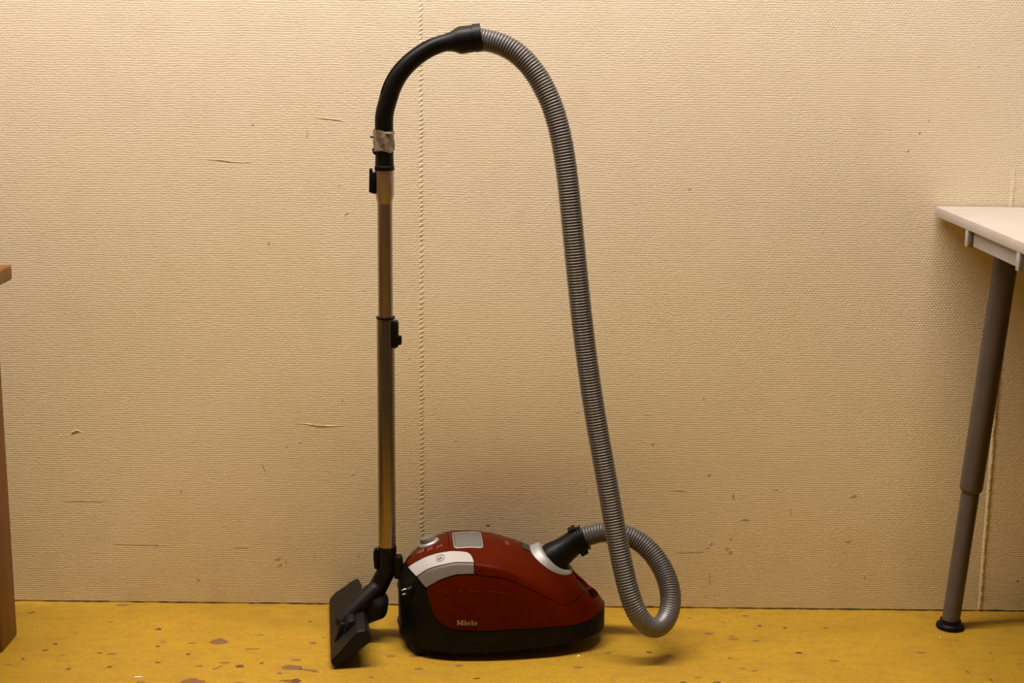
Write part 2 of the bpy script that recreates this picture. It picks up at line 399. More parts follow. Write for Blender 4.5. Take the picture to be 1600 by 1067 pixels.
for (px, py, a, b, rot, m) in [
    (535, 626, .0013, .0013, 0, M_DIRT), (469, 691, .0024, .0022, 0, M_SCUFF), (448, 698, .0022, .002, 0, M_SCUFF), (412, 731, .0012, .012, .38, M_SCUFF), (552, 741, .0035, .0014, 0, M_SCUFF), (435, 873, .006, .0028, .2, M_SCUFF),
    (437, 883, .006, .003, .5, M_SCUFF), (447, 877, .0014, .005, 0, M_SCUFF), (492, 870, .002, .0018, 0, M_SCUFF), (374, 855.5, .017, .0010, 0, M_SCUFF), (245, 852, .0022, .0024, 0, M_SCUFF), (225, 851, .055, .0008, -.01, M_SCUFF),
    (153, 840, .001, .003, 0, M_SCUFF), (283, 767, .0012, .005, -.2, M_SCUFF), (395, 195, .003, .0014, 0, M_SCUFF), (480, 210, .0009, .007, 0, M_SCUFF), (1437, 208, .0008, .003, -.6, M_DIRT), (1451, 189, .0008, .003, -.6, M_SCUFF), (1419, 236, .0008, .0026, -.6, M_DIRT),
    (1480, 155, .001, .001, 0, M_SCUFF), (1529, 104, .0006, .0016, -.5, M_DIRT), (1013, 647, .006, .0012, 0, M_PAPER), (1099, 622, .002, .0022, 0, M_SCUFF), (1108, 742, .004, .003, .4, M_SCUFF), (1146, 776, .003, .006, 0, M_SCUFF), (1111, 850, .005, .003, .6, M_SCUFF), (1078, 863, .028, .0013, .03, M_SCUFF), (1105, 856, .006, .0015, .5, M_SCUFF),
    (1142, 842, .0022, .004, .3, M_SCUFF), (1136, 857, .004, .003, .3, M_SCUFF), (1165, 812, .010, .0018, 0, M_SCUFF), (1235, 800, .0009, .009, 0, M_SCUFF), (1335, 775, .007, .003, .3, M_SCUFF), (1325, 846, .006, .0024, .1, M_SCUFF), (1351, 902, .003, .003, 0, M_SCUFF), (1103, 932, .0013, .003, 0, M_SCUFF), (1109, 905, .0012, .016, .1, M_SCUFF),
    (1141, 863, .005, .006, 0, M_SCUFF), (1020, 694, .003, .003, 0, M_SCUFF), (915, 765, .0008, .007, -.05, M_SCUFF), (762, 821, .004, .0016, 0, M_CHIPF), (712, 689, .001, .001, 0, M_DIRT), (530, 290, .0008, .003, -.4, M_SCUFF), (420, 380, .0016, .004, -.5, M_SCUFF), (640, 560, .0012, .002, -.5, M_SCUFF), (1590, 908, .0022, .0014, 0, M_DIRT), (1078, 295, .002, .004, -.7, M_SCUFF), (310, 905, .003, .004, 0, M_SCUFF), (560, 868, .0016, .003, 0, M_SCUFF), (903, 644, .002, .0014, 0, M_SCUFF)]:
    flake('scuff_mark', at(px, py, 0), a * .8, b * .8, rot, m, wall, 'wall', .00025, .35)
# creases of lifted paper: thin raised lines
def crease(pts, h=.0014, wd=.0018):
    h *= .45; wd *= .7
    P = catmull([at(x, y, 0) for x, y in pts], 8); n = len(P); mb = []; f = []
    for i, p in enumerate(P):
        k_ = sin(pi * i / (n - 1)); t = P[min(i + 1, n - 1)] - P[max(i - 1, 0)]; t /= np.linalg.norm(t); q = np.array([-t[2], 0, t[0]])
        mb += [p + q * wd * k_, p + np.array([0, -h * k_ - .0001, 0]), p - q * wd * .5 * k_]
    for i in range(n - 1):
        f += [(i * 3, i * 3 + 1, i * 3 + 4, i * 3 + 3), (i * 3 + 1, i * 3 + 2, i * 3 + 5, i * 3 + 4)]
    mesh('paper_crease', mb, f, MW, wall, True, 80)
crease([(465, 661), (480, 662), (497, 665), (520, 665), (548, 664)]); crease([(490, 184), (515, 186), (543, 190)], .001)
crease([(305, 249), (340, 250), (365, 253), (398, 255)], .0009); crease([(110, 681), (114, 675), (121, 673), (129, 676)], .0022, .0028)
crease([(538, 340), (540, 334), (547, 332)], .0012); crease([(95, 783), (130, 783), (170, 784)], .0005); crease([(1208, 762), (1213, 764), (1217, 763)], .001); crease([(1045, 767), (1062, 766), (1080, 770)], .0007)

# ================================================================== white desk at the right
desk = thing('desk', 'white laminate desk on a grey steel leg at the right, pushed against the wall', 'desk', (1.1, -.45, 0))
ca, sa = cos(radians(1.2)), sin(radians(1.2))
DX, DW, DD, DZ = .716, 1.1, .80, .729
top = prism('desktop', [(DX, DZ - .0165), (DX + DW, DZ - .0165), (DX + DW, DZ), (DX, DZ)], -.004 - DD, -.004, M_DESK, desk, .0012)
def rail(x, y0, y1):
    # U-section rail under the top, open end towards the wall
    mb = MB()
    prof = [(x, DZ - .0165), (x, DZ - .041), (x + .030, DZ - .041), (x + .030, DZ - .0165), (x + .028, DZ - .0165), (x + .028, DZ - .039), (x + .002, DZ - .039), (x + .002, DZ - .0165)]
    v, f = loft([[(p[0], y, p[1]) for p in prof] for y in (y0, y1)]); mb.add(v, f)
    return mb.build('rail', M_RAIL, desk, True, 30)
rail(.724, -.72, -.20)
for y in (-.186, -.432):
    box('rail_bracket', (.7155 + .006, y, DZ - .0165 - .0135), (.010, .014, .027), M_RAIL, desk, .0008)
rail2 = None
def cross_rail(y):
    box('cross_rail', (DX + DW / 2, y, DZ - .0165 - .0125), (DW - .12, .03, .0248), M_RAIL, desk, .001)
cross_rail(-.70)
def leg(ptop, pbot, seg_y=.40):
    P, Q = np.array(pbot, float), np.array(ptop, float); L_ = np.linalg.norm(Q - P)
    v, f = lathe(P, Q - P, [(.006, .0152), (L_ * .37, .0152)], 32); mesh('lower_leg', v, f, M_LEG, desk)
    v, f = lathe(P, Q - P, [(L_ * .345, .0156), (L_ * .348, .0182), (L_ * .356, .0194), (L_ - .004, .0194)], 32)
    up = mesh('leg', v, f, M_LEG, desk)
    v, f = lathe((Q[0], Q[1], DZ - .0165 - .006), (0, 0, 1), [(0, .030), (.0055, .036)], 32); mesh('leg_plate', v, f, M_LEG, desk)
    v, f = lathe((P[0], P[1], 0), (0, 0, 1), [(0, .023), (.003, .0245), (.007, .0235), (.010, .0185), (.016, .0178)], 36); mesh('foot', v, f, M_BLK, desk)
leg((.823, -.078, DZ - .020), (.7705, -.078, .006))
leg((1.71, -.078, DZ - .020), (1.76, -.078, .006)); leg((.823, -.70, DZ - .020 - .025), (.7705, -.73, .006)); leg((1.71, -.70, DZ - .020 - .025), (1.76, -.73, .006))

# ================================================================== wooden table at the left
table = thing('wooden_table', 'orange-brown wooden table with square legs at the left edge', 'table', (-1.2, -.45, 0))
TX, TZ = -.8165, .632
prism('tabletop', [(TX - .80, TZ - .026), (TX - .003, TZ - .026), (TX, TZ - .022), (TX, TZ - .003), (TX - .003, TZ), (TX - .80, TZ)], -.128 - .60, -.128, MWOOD, table, .0015)
for lx, ly in ((-.835 - .0385, -.1895), (-.835 - .70, -.1895), (-.835 - .0385, -.69), (-.835 - .70, -.69)):
    box('leg', (lx, ly, (TZ - .026) / 2), (.077, .077, TZ - .026), MWOOD, table, .004)
box('apron', (-.835 - .0385, -.44, TZ - .026 - .035), (.022, .42, .07), MWOOD, table, .002)
box('apron', (-.835 - .37, -.1895, TZ - .026 - .035), (.58, .022, .07), MWOOD, table, .002)

# ================================================================== vacuum cleaner
vac = thing('vacuum_cleaner', 'dark red canister vacuum cleaner parked with its tube upright and ribbed grey hose arching over', 'vacuum cleaner', (0, -.15, 0))
L = .353; PSI = radians(5); EX = np.array([cos(PSI), sin(PSI), 0]); EY = np.array([-sin(PSI), cos(PSI), 0]); O = np.array([-.188, -.150, 0])
def pchip(xs, ys):
    xs = np.array(xs, float); ys = np.array(ys, float); h = np.diff(xs); d = np.diff(ys) / h; m = np.zeros(len(xs)); m[0] = d[0]; m[-1] = d[-1]
    for i in range(1, len(xs) - 1):
        if d[i - 1] * d[i] > 0:
            w1 = 2 * h[i] + h[i - 1]; w2 = h[i] + 2 * h[i - 1]; m[i] = (w1 + w2) / (w1 / d[i - 1] + w2 / d[i])
    def g(x):
        x = min(max(x, xs[0]), xs[-1]); i = min(max(int(np.searchsorted(xs, x)) - 1, 0), len(xs) - 2); t = (x - xs[i]) / h[i]
        return float((2 * t ** 3 - 3 * t ** 2 + 1) * ys[i] + (t ** 3 - 2 * t ** 2 + t) * h[i] * m[i] + (-2 * t ** 3 + 3 * t ** 2) * ys[i + 1] + (t ** 3 - t ** 2) * h[i] * m[i + 1])
    return g
Wf = pchip([0, .003, .01, .025, .05, .09, .15, .21, .26, .30, .33, .346, .353], [0, .034, .054, .074, .090, .101, .105, .102, .095, .082, .063, .040, 0])
zs0 = pchip([0, .0136, .0228, .0324, .051, .0742, .0972, .1169, .1432, .1672, .2029, .2383, .2632, .2757, .3158, .3398, .353],
            [.108, .118, .1295, .1388, .1545, .1635, .1685, .1685, .1645, .1590, .1405, .1185, .101, .089, .0605, .0570, .0550])
LE = .18
zsf = lambda x: zs0(x) - .4 * LE * Wf(x)
ztf = pchip([0, .012, .03, .06, .09, .12, .15, .19, .23, .27, .30, .33, .345, .353], [.112, .135, .151, .166, .174, .176, .1745, .167, .153, .135, .116, .088, .066, .055])
zbf = pchip([0, .05, .1, .2, .3, .34, .353], [.022, .016, .014, .018, .024, .026, .03])
bz = lambda a, b, c, t: (1 - t) ** 2 * a + 2 * t * (1 - t) * b + t * t * c
def S(x, v):
    wv = Wf(x); s = -1
    if v > 2: v = 4 - v; s = 1
    zs_, zt_, zb_ = zsf(x), ztf(x), zbf(x)
    if v < 1: y = bz(wv, wv, (1 - LE) * wv, v); z = bz(zb_, zb_ + .6 * (zs_ - zb_), zs_, v)
    else:
        t = v - 1; y = bz((1 - LE) * wv, .5 * wv, 0, t); z = bz(zs_, zt_ - .002, zt_, t)
    return O + EX * x + EY * (s * y) + np.array([0, 0, z])
def Nrm(x, v):
    x = min(max(x, .0010), L - .0010); v = min(max(v, .002), 3.998)
    if abs(v - 1) < .02 or abs(v - 3) < .02:
        d = .03
    else: d = .004
    if abs(v - 2) < .02: d = .02
    a = S(min(x + .0008, L - .0002), v) - S(max(x - .0008, .0002), v); b = S(x, v + d) - S(x, v - d)
    n = np.cross(a, b); l_ = np.linalg.norm(n); n = n / l_ if l_ > 1e-12 else np.array([0, 0, 1.])
    c = O + EX * L / 2 + np.array([0, 0, .06])
    if n @ (S(x, v) - c) < 0: n = -n
    return n
def Pf(x, v, off=0.0): return S(x, v) + Nrm(x, v) * off
def tab(pts):
    xs = [p[0] for p in pts]; ys = [p[1] for p in pts]; return lambda x: float(np.interp(x, xs, ys))
def xsamp(a, b, n, ends=False):
    t = np.linspace(0, 1, n + 1)
    if ends:  # denser near the closed ends of the body
        f = lambda x: math.acos(1 - 2 * x / L)
        return [L / 2 * (1 - cos(f(a) + (f(b) - f(a)) * q)) for q in t]
    return [a + (b - a) * q for q in t]
def patch(mb, xs, lo, hi, nv, off, th, mirror=False):
    """shell patch of the body between curves lo(x) and hi(x), with thickness"""
    for mir in ((0, 1) if mirror else (0,)):
        Vt = []; nx = len(xs)
        for x in xs:
            a, b = lo(x), hi(x); b = max(a + .004, b)
            for j in range(nv + 1):
                v = a + (b - a) * j / nv; v = 4 - v if mir else v
                Vt.append((x, v))
        n = len(Vt); out = [Pf(x, v, off) for x, v in Vt]; inn = [Pf(x, v, off - th) for x, v in Vt]
        f = []; idx = lambda i, j: i * (nv + 1) + j
        for i in range(nx - 1):
            for j in range(nv):
                q = (idx(i, j), idx(i + 1, j), idx(i + 1, j + 1), idx(i, j + 1)); f.append(q); f.append(tuple(n + k for k in q[::-1]))
        for i in range(nx - 1):
            f.append((idx(i, 0), n + idx(i, 0), n + idx(i + 1, 0), idx(i + 1, 0))); f.append((idx(i, nv), idx(i + 1, nv), n + idx(i + 1, nv), n + idx(i, nv)))
        for j in range(nv):
            f.append((idx(0, j), idx(0, j + 1), n + idx(0, j + 1), n + idx(0, j))); f.append((idx(nx - 1, j), n + idx(nx - 1, j), n + idx(nx - 1, j + 1), idx(nx - 1, j + 1)))
        mb.add(out + inn, f)
def ptab(pts): return pchip([p[0] for p in pts], [p[1] for p in pts])
ub = ptab([(0, 2), (.013, 2), (.0184, 1.53), (.0245, 1.25), (.0315, 1.0), (.0392, .86), (.0455, .75), (.0490, .63), (.0521, .53), (.0567, .43), (.062, .36), (.0681, .31), (.0803, .262), (.097, .235), (.14, .225), (.21, .275), (.24, .32), (.269, .40), (.290, .53), (.311, .78), (.325, .95), (.339, 1.10), (.347, 1.25), (.353, 1.45)])
arc = ptab([(.0461, .76), (.052, .785), (.0583, .80), (.0665, .825), (.075, .842), (.087, .855), (.099, .865), (.1228, .873), (.1477, .876), (.1776, .888), (.2116, .897), (.2363, .895), (.2502, .89), (.2570, .892), (.2635, .91), (.2709, .96), (.2797, 1.035), (.2882, 1.12), (.2963, 1.22), (.3024, 1.31), (.3097, 1.42), (.3152, 1.51)])
hout = tab([(.0184, 1.53), (.0315, 1.525), (.0476, 1.52), (.0665, 1.505), (.0858, 1.47), (.1048, 1.42), (.112, 1.39), (.1167, 1.34), (.1195, 1.26), (.1213, 1.16), (.1228, 1.0), (.1235, .88)])
crs = lambda x: 1.03
G = .006
# inner housing (seen only through the joints)
mb = MB(); rings = []
XX = xsamp(.0006, .290, 60, True)
vv = np.linspace(0, 4, 49); rings = [[Pf(x, v, -.0042) for v in vv] for x in XX]
v_, f_ = loft(rings); mb.add(v_, f_); mb.build('inner_housing', M_REDIN, vac)
# base shell with closed belly
mb = MB(); xs = xsamp(.0004, L - .0004, 90, True)
patch(mb, xs, lambda x: 0.0, lambda x: ub(x) - G if ub(x) < 1.99 else 2.0, 26, 0, .004, True)
belly = []
for x in xs:
    a, b = Pf(x, 0, 0), Pf(x, 4, 0); belly.append([a, a + (b - a) * .5 + np.array([0, 0, -.002]), b])
v = [p for r_ in belly for p in r_]; f = [(i * 3 + j, i * 3 + j + 1, i * 3 + j + 4, i * 3 + j + 3) for i in range(len(belly) - 1) for j in range(2)]
mb.add(v, f); base = mb.build('base_shell', M_GREY, vac)
# trim line between shell and red panels
def ribbon(name, fn, xs, wd, off, m, mirror=True, parent=vac):
    mb = MB(); patch(mb, xs, lambda x: fn(x) - wd, lambda x: fn(x) + wd, 2, off, .0015, mirror); return mb.build(name, m, parent)
# side panels (one each side)
for mir in (0, 1):
    mb = MB()
    def side_hi(x):
        if x < .3152: return arc(x) - G * 1.6
        return float(np.interp(x, [.3152, .3300, .3370, .3405], [1.48, 1.38, 1.50, 2.0]))
    x1 = xsamp(.0465, .3152, 80) + xsamp(.3165, L - .0006, 26)
    patch(mb, x1, lambda x: ub(x) + G, side_hi, 18, .0006, .0035)
    if mir: mb.v = [tuple(np.array(p) + EY * (-2 * ((np.array(p) - O) @ EY))) for p in mb.v]
    mb.build('side_panel', M_RED, vac)
# rear control panel
mb = MB(); patch(mb, xsamp(.0136, .0848, 34), lambda x: max(ub(x) if x < .0184 else 0, hout(max(x, .0184))) + G if x > .0184 else ub(x) + G,
                 lambda x: 3.0 if x > .0315 else 4 - ub(x) - G, 40, .0006, .0035)
mb.build('control_panel', M_RED, vac)
# lid
mb = MB()
patch(mb, xsamp(.0862, .1222, 26), lambda x: hout(x) + G, lambda x: 3.05, 46, .0006, .0035)
patch(mb, xsamp(.1222, .2950, 70), lambda x: (arc(x) if x > .1232 else hout(x)) + G * .6, lambda x: 4 - (arc(x) if x > .1232 else hout(x)) - G * .6, 60, .0006, .0035)
patch(mb, xsamp(.2950, .3135, 10), lambda x: arc(x) + G, lambda x: max(arc(x) + G + .01, float(np.interp(x, [.295, .299, .305, .3135], [2.0, 1.62, 1.50, 1.48]))), 8, .0006, .0035, True)
lid = mb.build('lid', M_RED, vac)
# nose recess
mb = MB(); patch(mb, xsamp(.292, .343, 20), lambda x: 1.30, lambda x: 2.70, 24, -.012, .002); mb.build('nose_recess', M_REDIN, vac)
mb = MB(); 
for mir in (0, 1):
    rim = [(x, float(np.interp(x, [.3135, .3300, .3370, .3405], [1.47, 1.38, 1.50, 2.0]))) for x in np.linspace(.299, .3405, 24)]
    V1 = [Pf(x, v if not mir else 4 - v, 0) for x, v in rim]; V2 = [Pf(x, v if not mir else 4 - v, -.0125) for x, v in rim]
    mb.add(V1 + V2, [(i, i + 1, 24 + i + 1, 24 + i) for i in range(23)])
mb.build('recess_wall', M_RED, vac)
# silver carry handle
for mir in (0,):
    mb = MB()
    patch(mb, xsamp(.0195, .1226, 60), lambda x: max(float(np.interp(x, [.0184, .0245, .0315], [1.53, 1.27, 1.03])), float(np.interp(x, [0, .1165, .1172, .13], [1.03, 1.03, .99, .99]))) + .004,
          lambda x: hout(x) - G, 12, .0030, .006)
    h = mb.build('carry_handle', M_SIL, vac); h['label'] = 'pale silver handle strip with a swirl mark'
    mb = MB(); low = tab([(.0315, 1.0), (.0392, .86), (.0455, .765), (.052, .785)])
    patch(mb, xsamp(.0325, .1226, 50), lambda x: (low(x) if x < .05 else arc(x)) + G * 1.5, lambda x: 1.025, 10, .0008, .004)
    mb.build('grip_recess', M_SILD, h)
mb = MB(); patch(mb, xsamp(.0325, .1226, 40), lambda x: 3.06, lambda x: 4 - (low(x) if x < .05 else arc(x)) - G * 1.5, 8, .0006, .0035); mb.build('far_rail', M_SIL, vac)
# things drawn on or lying on the shell surface: local metric frame at (x0, v0)
def dec(x0, v0, off=.001):
    dv = np.linalg.norm(S(x0, v0 + .02) - S(x0, v0 - .02)) / .04
    dx = np.linalg.norm(S(x0 + .002, v0) - S(x0 - .002, v0)) / .004
    return lambda a, b, h=0.0: Pf(x0 + a / dx, v0 + b / dv, off + h)
def stroke(mb, fn, pts, wd, th=.0004):
    n = len(pts)
    for i in range(n - 1):
        (x0, y0), (x1, y1) = pts[i], pts[i + 1]; l_ = math.hypot(x1 - x0, y1 - y0) or 1e-9
        dx, dy = (x1 - x0) / l_ * wd * .2, (y1 - y0) / l_ * wd * .2; nx_, ny_ = -(y1 - y0) / l_ * wd / 2, (x1 - x0) / l_ * wd / 2
        q = [(x0 - dx + nx_, y0 - dy + ny_), (x0 - dx - nx_, y0 - dy - ny_), (x1 + dx - nx_, y1 + dy - ny_), (x1 + dx + nx_, y1 + dy + ny_)]
        v = [fn(a, b, th) for a, b in q] + [fn(a, b, 0) for a, b in q]
        mb.add(v, [(0, 1, 2, 3), (0, 4, 5, 1), (1, 5, 6, 2), (2, 6, 7, 3), (3, 7, 4, 0)])
# swirl mark: a broken ring that turns inwards round a small triangle
fn = dec(.0700, 1.285, .0032); mb = MB()
ring = [(.0069 * cos(t) * (1 - .0 * t), .0085 * sin(t)) for t in np.linspace(radians(135), radians(135 - 300), 40)]
stroke(mb, fn, [(p[0], p[1]) for p in ring], .0007)
inn = [(.0069 * cos(t) * k_, .0085 * sin(t) * k_) for t, k_ in zip(np.linspace(radians(135), radians(240), 12), np.linspace(1, .42, 12))]
stroke(mb, fn, inn, .0007)
stroke(mb, fn, [(-.0026, -.0022), (.0030, -.0020), (.0008, .0032), (-.0026, -.0022)], .0009)
s_ = mb.build('swirl_mark', M_INK, h, False)
# mode pictograms beside the dial
def icon(x, v, kind):
    fn = dec(x, v, .0010); mb = MB(); q = .0034; k_ = 1.5
    if kind == 0: stroke(mb, fn, [(0, -q * 1.3), (0, q * 1.1)], .0011); stroke(mb, fn, [(-.0006, -q * 1.3), (.0011, -q * 1.3)], .0009)
    elif kind == 1:
        stroke(mb, fn, [(-q, -q * k_), (q, -q * k_), (q, q * k_), (-q, q * k_), (-q, -q * k_)], .0011)
        for a in (-.4, 0, .4): stroke(mb, fn, [(-q * .8, a * q * 2), (q * .8, a * q * 2)], .0009)
    elif kind == 2:
        stroke(mb, fn, [(-q, -q * k_), (q, -q * k_), (q, q * k_ * .6), (-q, q * k_), (-q, -q * k_)], .0010); stroke(mb, fn, [(-q * .4, -q * .4), (q * .5, q * .2)], .0016)
    else:
        stroke(mb, fn, [(-q, -q * k_), (-q, q * k_ * .5), (q, q * k_), (q, -q * k_ * .5)], .0010); stroke(mb, fn, [(-q, -q * .2), (q * .8, -q * .1)], .0012)
    return mb.build('mode_symbol', M_ICON, vac, False)
for x, v, k_ in ((.0335, 1.95, 0), (.0400, 1.92, 1), (.0540, 1.84, 2), (.0700, 1.80, 3)): icon(x, v, k_)
# lettering on the side panel, heavy slab-serif letters
fn = dec(.0948, .292, .0011); mb = MB(); LH = .0078
def arcpts(cx, cy, rx, ry, a0, a1, n=14): return [(cx + rx * cos(t), cy + ry * sin(t)) for t in np.linspace(radians(a0), radians(a1), n)]
sk = lambda pts, w_: stroke(mb, fn, pts, w_, .0003)
sk([(.0014, 0), (.0014, LH)], .0018); sk([(.0088, 0), (.0088, LH)], .0026); sk([(.0018, LH), (.0050, .0012)], .0024); sk([(.0084, LH), (.0050, .0012)], .0013)
sk([(0, .0005), (.0028, .0005)], .0010); sk([(.0072, .0005), (.0106, .0005)], .0010); sk([(0, LH - .0004), (.0018, LH - .0004)], .0009); sk([(.0084, LH - .0004), (.0106, LH - .0004)], .0009)
def l_i(x): sk([(x, 0), (x, .0052)], .0024); sk([(x - .0019, .0005), (x + .0019, .0005)], .0010); sk([(x - .0018, .0050), (x, .0050)], .0009); sk([(x - .0009, .0073), (x + .0009, .0073)], .0016)
def l_l(x): sk([(x, 0), (x, LH)], .0024); sk([(x - .0019, .0005), (x + .0019, .0005)], .0010); sk([(x - .0018, LH - .0004), (x, LH - .0004)], .0009)
def l_e(x): sk(arcpts(x, .0028, .0025, .0025, 10, 322), .0012); sk([(x - .0024, .0028), (x - .0020, .0028)], .0034); sk([(x - .0020, .0029), (x + .0029, .0029)], .0009)
l_i(.0135); l_e(.0190); l_l(.0248); l_e(.0304)
mb.build('brand_lettering', M_GOLD, vac, False)
# fine scratches on the upper side panel
for (x0, x1, v0) in ((.0745, .0830, .66), (.098, .104, .665), (.112, .138, .670), (.1475, .172, .685)):
    fn = dec(x0, v0, .0008); mb = MB(); stroke(mb, fn, [(0, 0), ((x1 - x0) * .5, .0006), (x1 - x0, .0002)], .0007, .0002); mb.build('scratch', M_FAINT, vac, False)
# exhaust grille
xa, xb, va, vb = .0925, .1412, 1.59, 2.41
def rr_outline(inset=0.0, n=6):
    pts = []; rx, rv = .006, .07
    a, b, c, d = xa + inset, xb - inset, va + inset * 11, vb - inset * 11
    for cx, cv, q in ((b - rx, d - rv, 0), (a + rx, d - rv, 1), (a + rx, c + rv, 2), (b - rx, c + rv, 3)):
        for t in np.linspace(0, pi / 2, n): pts.append((cx + rx * cos(t + q * pi / 2), cv + rv * sin(t + q * pi / 2)))
    # subdivide long sides so that the frame follows the dome
    out = []
    for i in range(len(pts)):
        p, q = pts[i], pts[(i + 1) % len(pts)]; m_ = max(1, int(max(abs(q[0] - p[0]) / .006, abs(q[1] - p[1]) / .06)))
        for k2 in range(m_): out.append((p[0] + (q[0] - p[0]) * k2 / m_, p[1] + (q[1] - p[1]) * k2 / m_))
    return out
oo, ii = rr_outline(0), None
cx_, cv_ = (xa + xb) / 2, (va + vb) / 2
ii = [(cx_ + (x - cx_) * .935, cv_ + (v - cv_) * .955) for x, v in oo]
mid_ = [(cx_ + (x - cx_) * .97, cv_ + (v - cv_) * .98) for x, v in oo]
rings = [[Pf(x, v, 0) for x, v in oo], [Pf(x, v, .0014) for x, v in oo], [Pf(x, v, .0019) for x, v in mid_], [Pf(x, v, .0014) for x, v in ii], [Pf(x, v, 0) for x, v in ii]]
v_, f_ = loft(rings, False); gr = mesh('exhaust_grille', v_, f_, M_COLLAR, vac); gr['label'] = 'silver perforated exhaust grille'
mb = MB(); patch(mb, xsamp(xa + .001, xb - .001, 14), lambda x: va + .01, lambda x: vb - .01, 16, .0009, .0005); mb.build('grille_backing', M_INK, gr)
mb = MB(); fn = dec(cx_, cv_, .0010); HX, HV = .0228, .0355
dvs = np.linalg.norm(S(cx_, 2.02) - S(cx_, 1.98)) / .04
HV = (vb - va) / 2 * .955 * dvs; pit = .0041; wd = .00105
for sgn in (1, -1):
    c = -HX - HV
    while c < HX + HV:
        # line  a = c + sgn*b*... clipped to the panel
        pts = []
        for b in np.linspace(-HV, HV, 26):
            a = c + sgn * b * .62
            if abs(a) <= HX: pts.append((a, b))
        if len(pts) > 1: stroke(mb, fn, pts, wd, .0006)
        c += pit
g_ = mb.build('perforated_screen', M_GRILLE, gr, False); g_['kind'] = 'stuff'
# power dial
pc = S(.0525, 2.22); nn = Nrm(.0525, 2.10); nn = nn / np.linalg.norm(nn); nn = nn * .9 + np.array([0, 0, .25]); nn /= np.linalg.norm(nn)
v_, f_ = lathe(pc - nn * .004, nn, [(0, .0185), (.0045, .0190), (.0070, .0178), (.0085, .0150), (.0075, .0125)], 40); dial = mesh('power_dial', v_, f_, M_COLLAR, vac)
v_, f_ = lathe(pc, nn, [(0, .0126), (.0095, .0128), (.0118, .0118), (.0124, .005)], 36, True, 1.0); mesh('dial_cap', v_, f_, M_SILD, dial)
d_, a_, b_ = frame(nn, (0, 1, 0))
# foot-button wings at each side of the dial
# badge and lid catch
mb = MB(); patch(mb, xsamp(.2085, .2215, 6), lambda x: 1.86 - (x - .2085) * 2, lambda x: 2.14 + (x - .2085) * 2, 8, .0022, .003); mb.build('lid_catch', M_INK, vac)
mb = MB(); patch(mb, xsamp(.180, .187, 4), lambda x: 1.86, lambda x: 2.02, 4, .0009, .0006); mb.build('lid_badge', M_FAINT, vac)
# control panel rear notch
mb = MB(); patch(mb, xsamp(.0142, .0225, 5), lambda x: 1.96, lambda x: 2.16, 6, .0012, .001); mb.build('rear_notch', M_BLK, vac)
# silver collar and black hose connector
c0 = S(.262, 2.0); n0 = Nrm(.262, 2.0)
A1 = at(866.5, 870.5, -.128); A2 = at(896, 848.5, -.126); A3 = at(916, 838, -.125)
ax = A2 - A1; ax /= np.linalg.norm(ax)
d0, e1, e2 = frame(ax, (0, 0, 1))
def ring_on_body(cx, cv, rx, rv, off, n=48):
    return [Pf(cx + rx * cos(t), cv + rv * sin(t), off) for t in np.linspace(0, 2 * pi, n, endpoint=False)]
rb = ring_on_body(.2590, 2.0, .0375, .50, .0008)
cen = A1 - ax * .0055
d1 = None
def circ_like(ref, C_, ax_, r_):
    out = []
    for p in ref:
        q = p - C_; q = q - ax_ * (q @ ax_); q /= np.linalg.norm(q); out.append(C_ + q * r_)
    return out
rt = circ_like(rb, cen, ax, .0282)
rings = [rb]
for t in (.15, .35, .55, .75, .9, 1.0):
    k_ = t ** .75; rings.append([p * (1 - t) + q * t + n0 * .0065 * sin(pi * t) for p, q in zip(rb, rt)])
v_, f_ = loft(rings, True); mesh('hose_collar', v_, f_, M_COLLAR, vac)['label'] = 'silver collar round the hose socket'
LL = np.linalg.norm(A2 - A1)
conn = rod('hose_connector', A1 - ax * .014, A2 + ax * .004, [(0, .0272), (.28, .0272), (.42, .0248), (.65, .0222), (.82, .0212), (1, .0208)], M_BLK, vac, 40)
ax2 = A3 - A2; ax2 /= np.linalg.norm(ax2)
pr = []
for i in range(5):
    s = .0005 + i * .0044; pr += [(s, .0198), (s + .0008, .0226), (s + .0030, .0226), (s + .0038, .0198)]
v_, f_ = lathe(A2 + ax2 * .001, ax2, pr, 36); mesh('ribbed_sleeve', v_, f_, M_BLK, conn, angle=30)
d_, a_, b_ = frame(ax2, (0, 1, 0))
for sgn in (1, -1):
    P = A2 + ax2 * .0085 + a_ * sgn * .0232
    R3 = Matrix(((ax2[0], a_[0], b_[0]), (ax2[1], a_[1], b_[1]), (ax2[2], a_[2], b_[2])))
    box('release_clip', P, (.0130, .0065, .016), M_BLK, conn, .0014, R3)
# hose
HP = [(912, 839, -.125), (926, 832, -.126), (942, 829.5, -.127), (962, 830, -.128), (985, 836, -.131), (1008, 851, -.138), (1029, 875, -.152), (1043, 903, -.172), (1050, 932, -.196), (1048, 957, -.216), (1039, 977, -.232), (1024, 989, -.243), (1009, 982, -.246), (997, 964, -.244),
      (987, 941, -.240), (978, 908, -.234), (969, 866, -.228), (960, 820, -.221), (951, 768, -.214), (940, 706, -.206), (930, 650, -.200), (921, 590, -.195), (911, 515, -.190), (903, 440, -.186), (895, 360, -.182), (887, 280, -.178), (879, 225, -.175), (869, 182, -.172), (855, 145, -.168),
      (836, 112, -.164), (812, 84, -.159), (786, 68, -.154), (763, 62.5, -.150), (748, 61, -.148)]
path = catmull([at(*q) for q in HP], 24); path, s = resample(path, .004); path = smooth_path(path, 60); path, s = resample(path, .0046 / 8)
bend = at(1024, 989, -.243); rad = []
for i, p in enumerate(path):
    d = np.linalg.norm(p - bend); k_ = min(1, max(.10, (d - .024) / .050)); ph = 2 * pi * s[i] / .0046
    rad.append(.0166 + .0011 * k_ * (abs(cos(ph / 2)) ** .9 * 2 - 1))
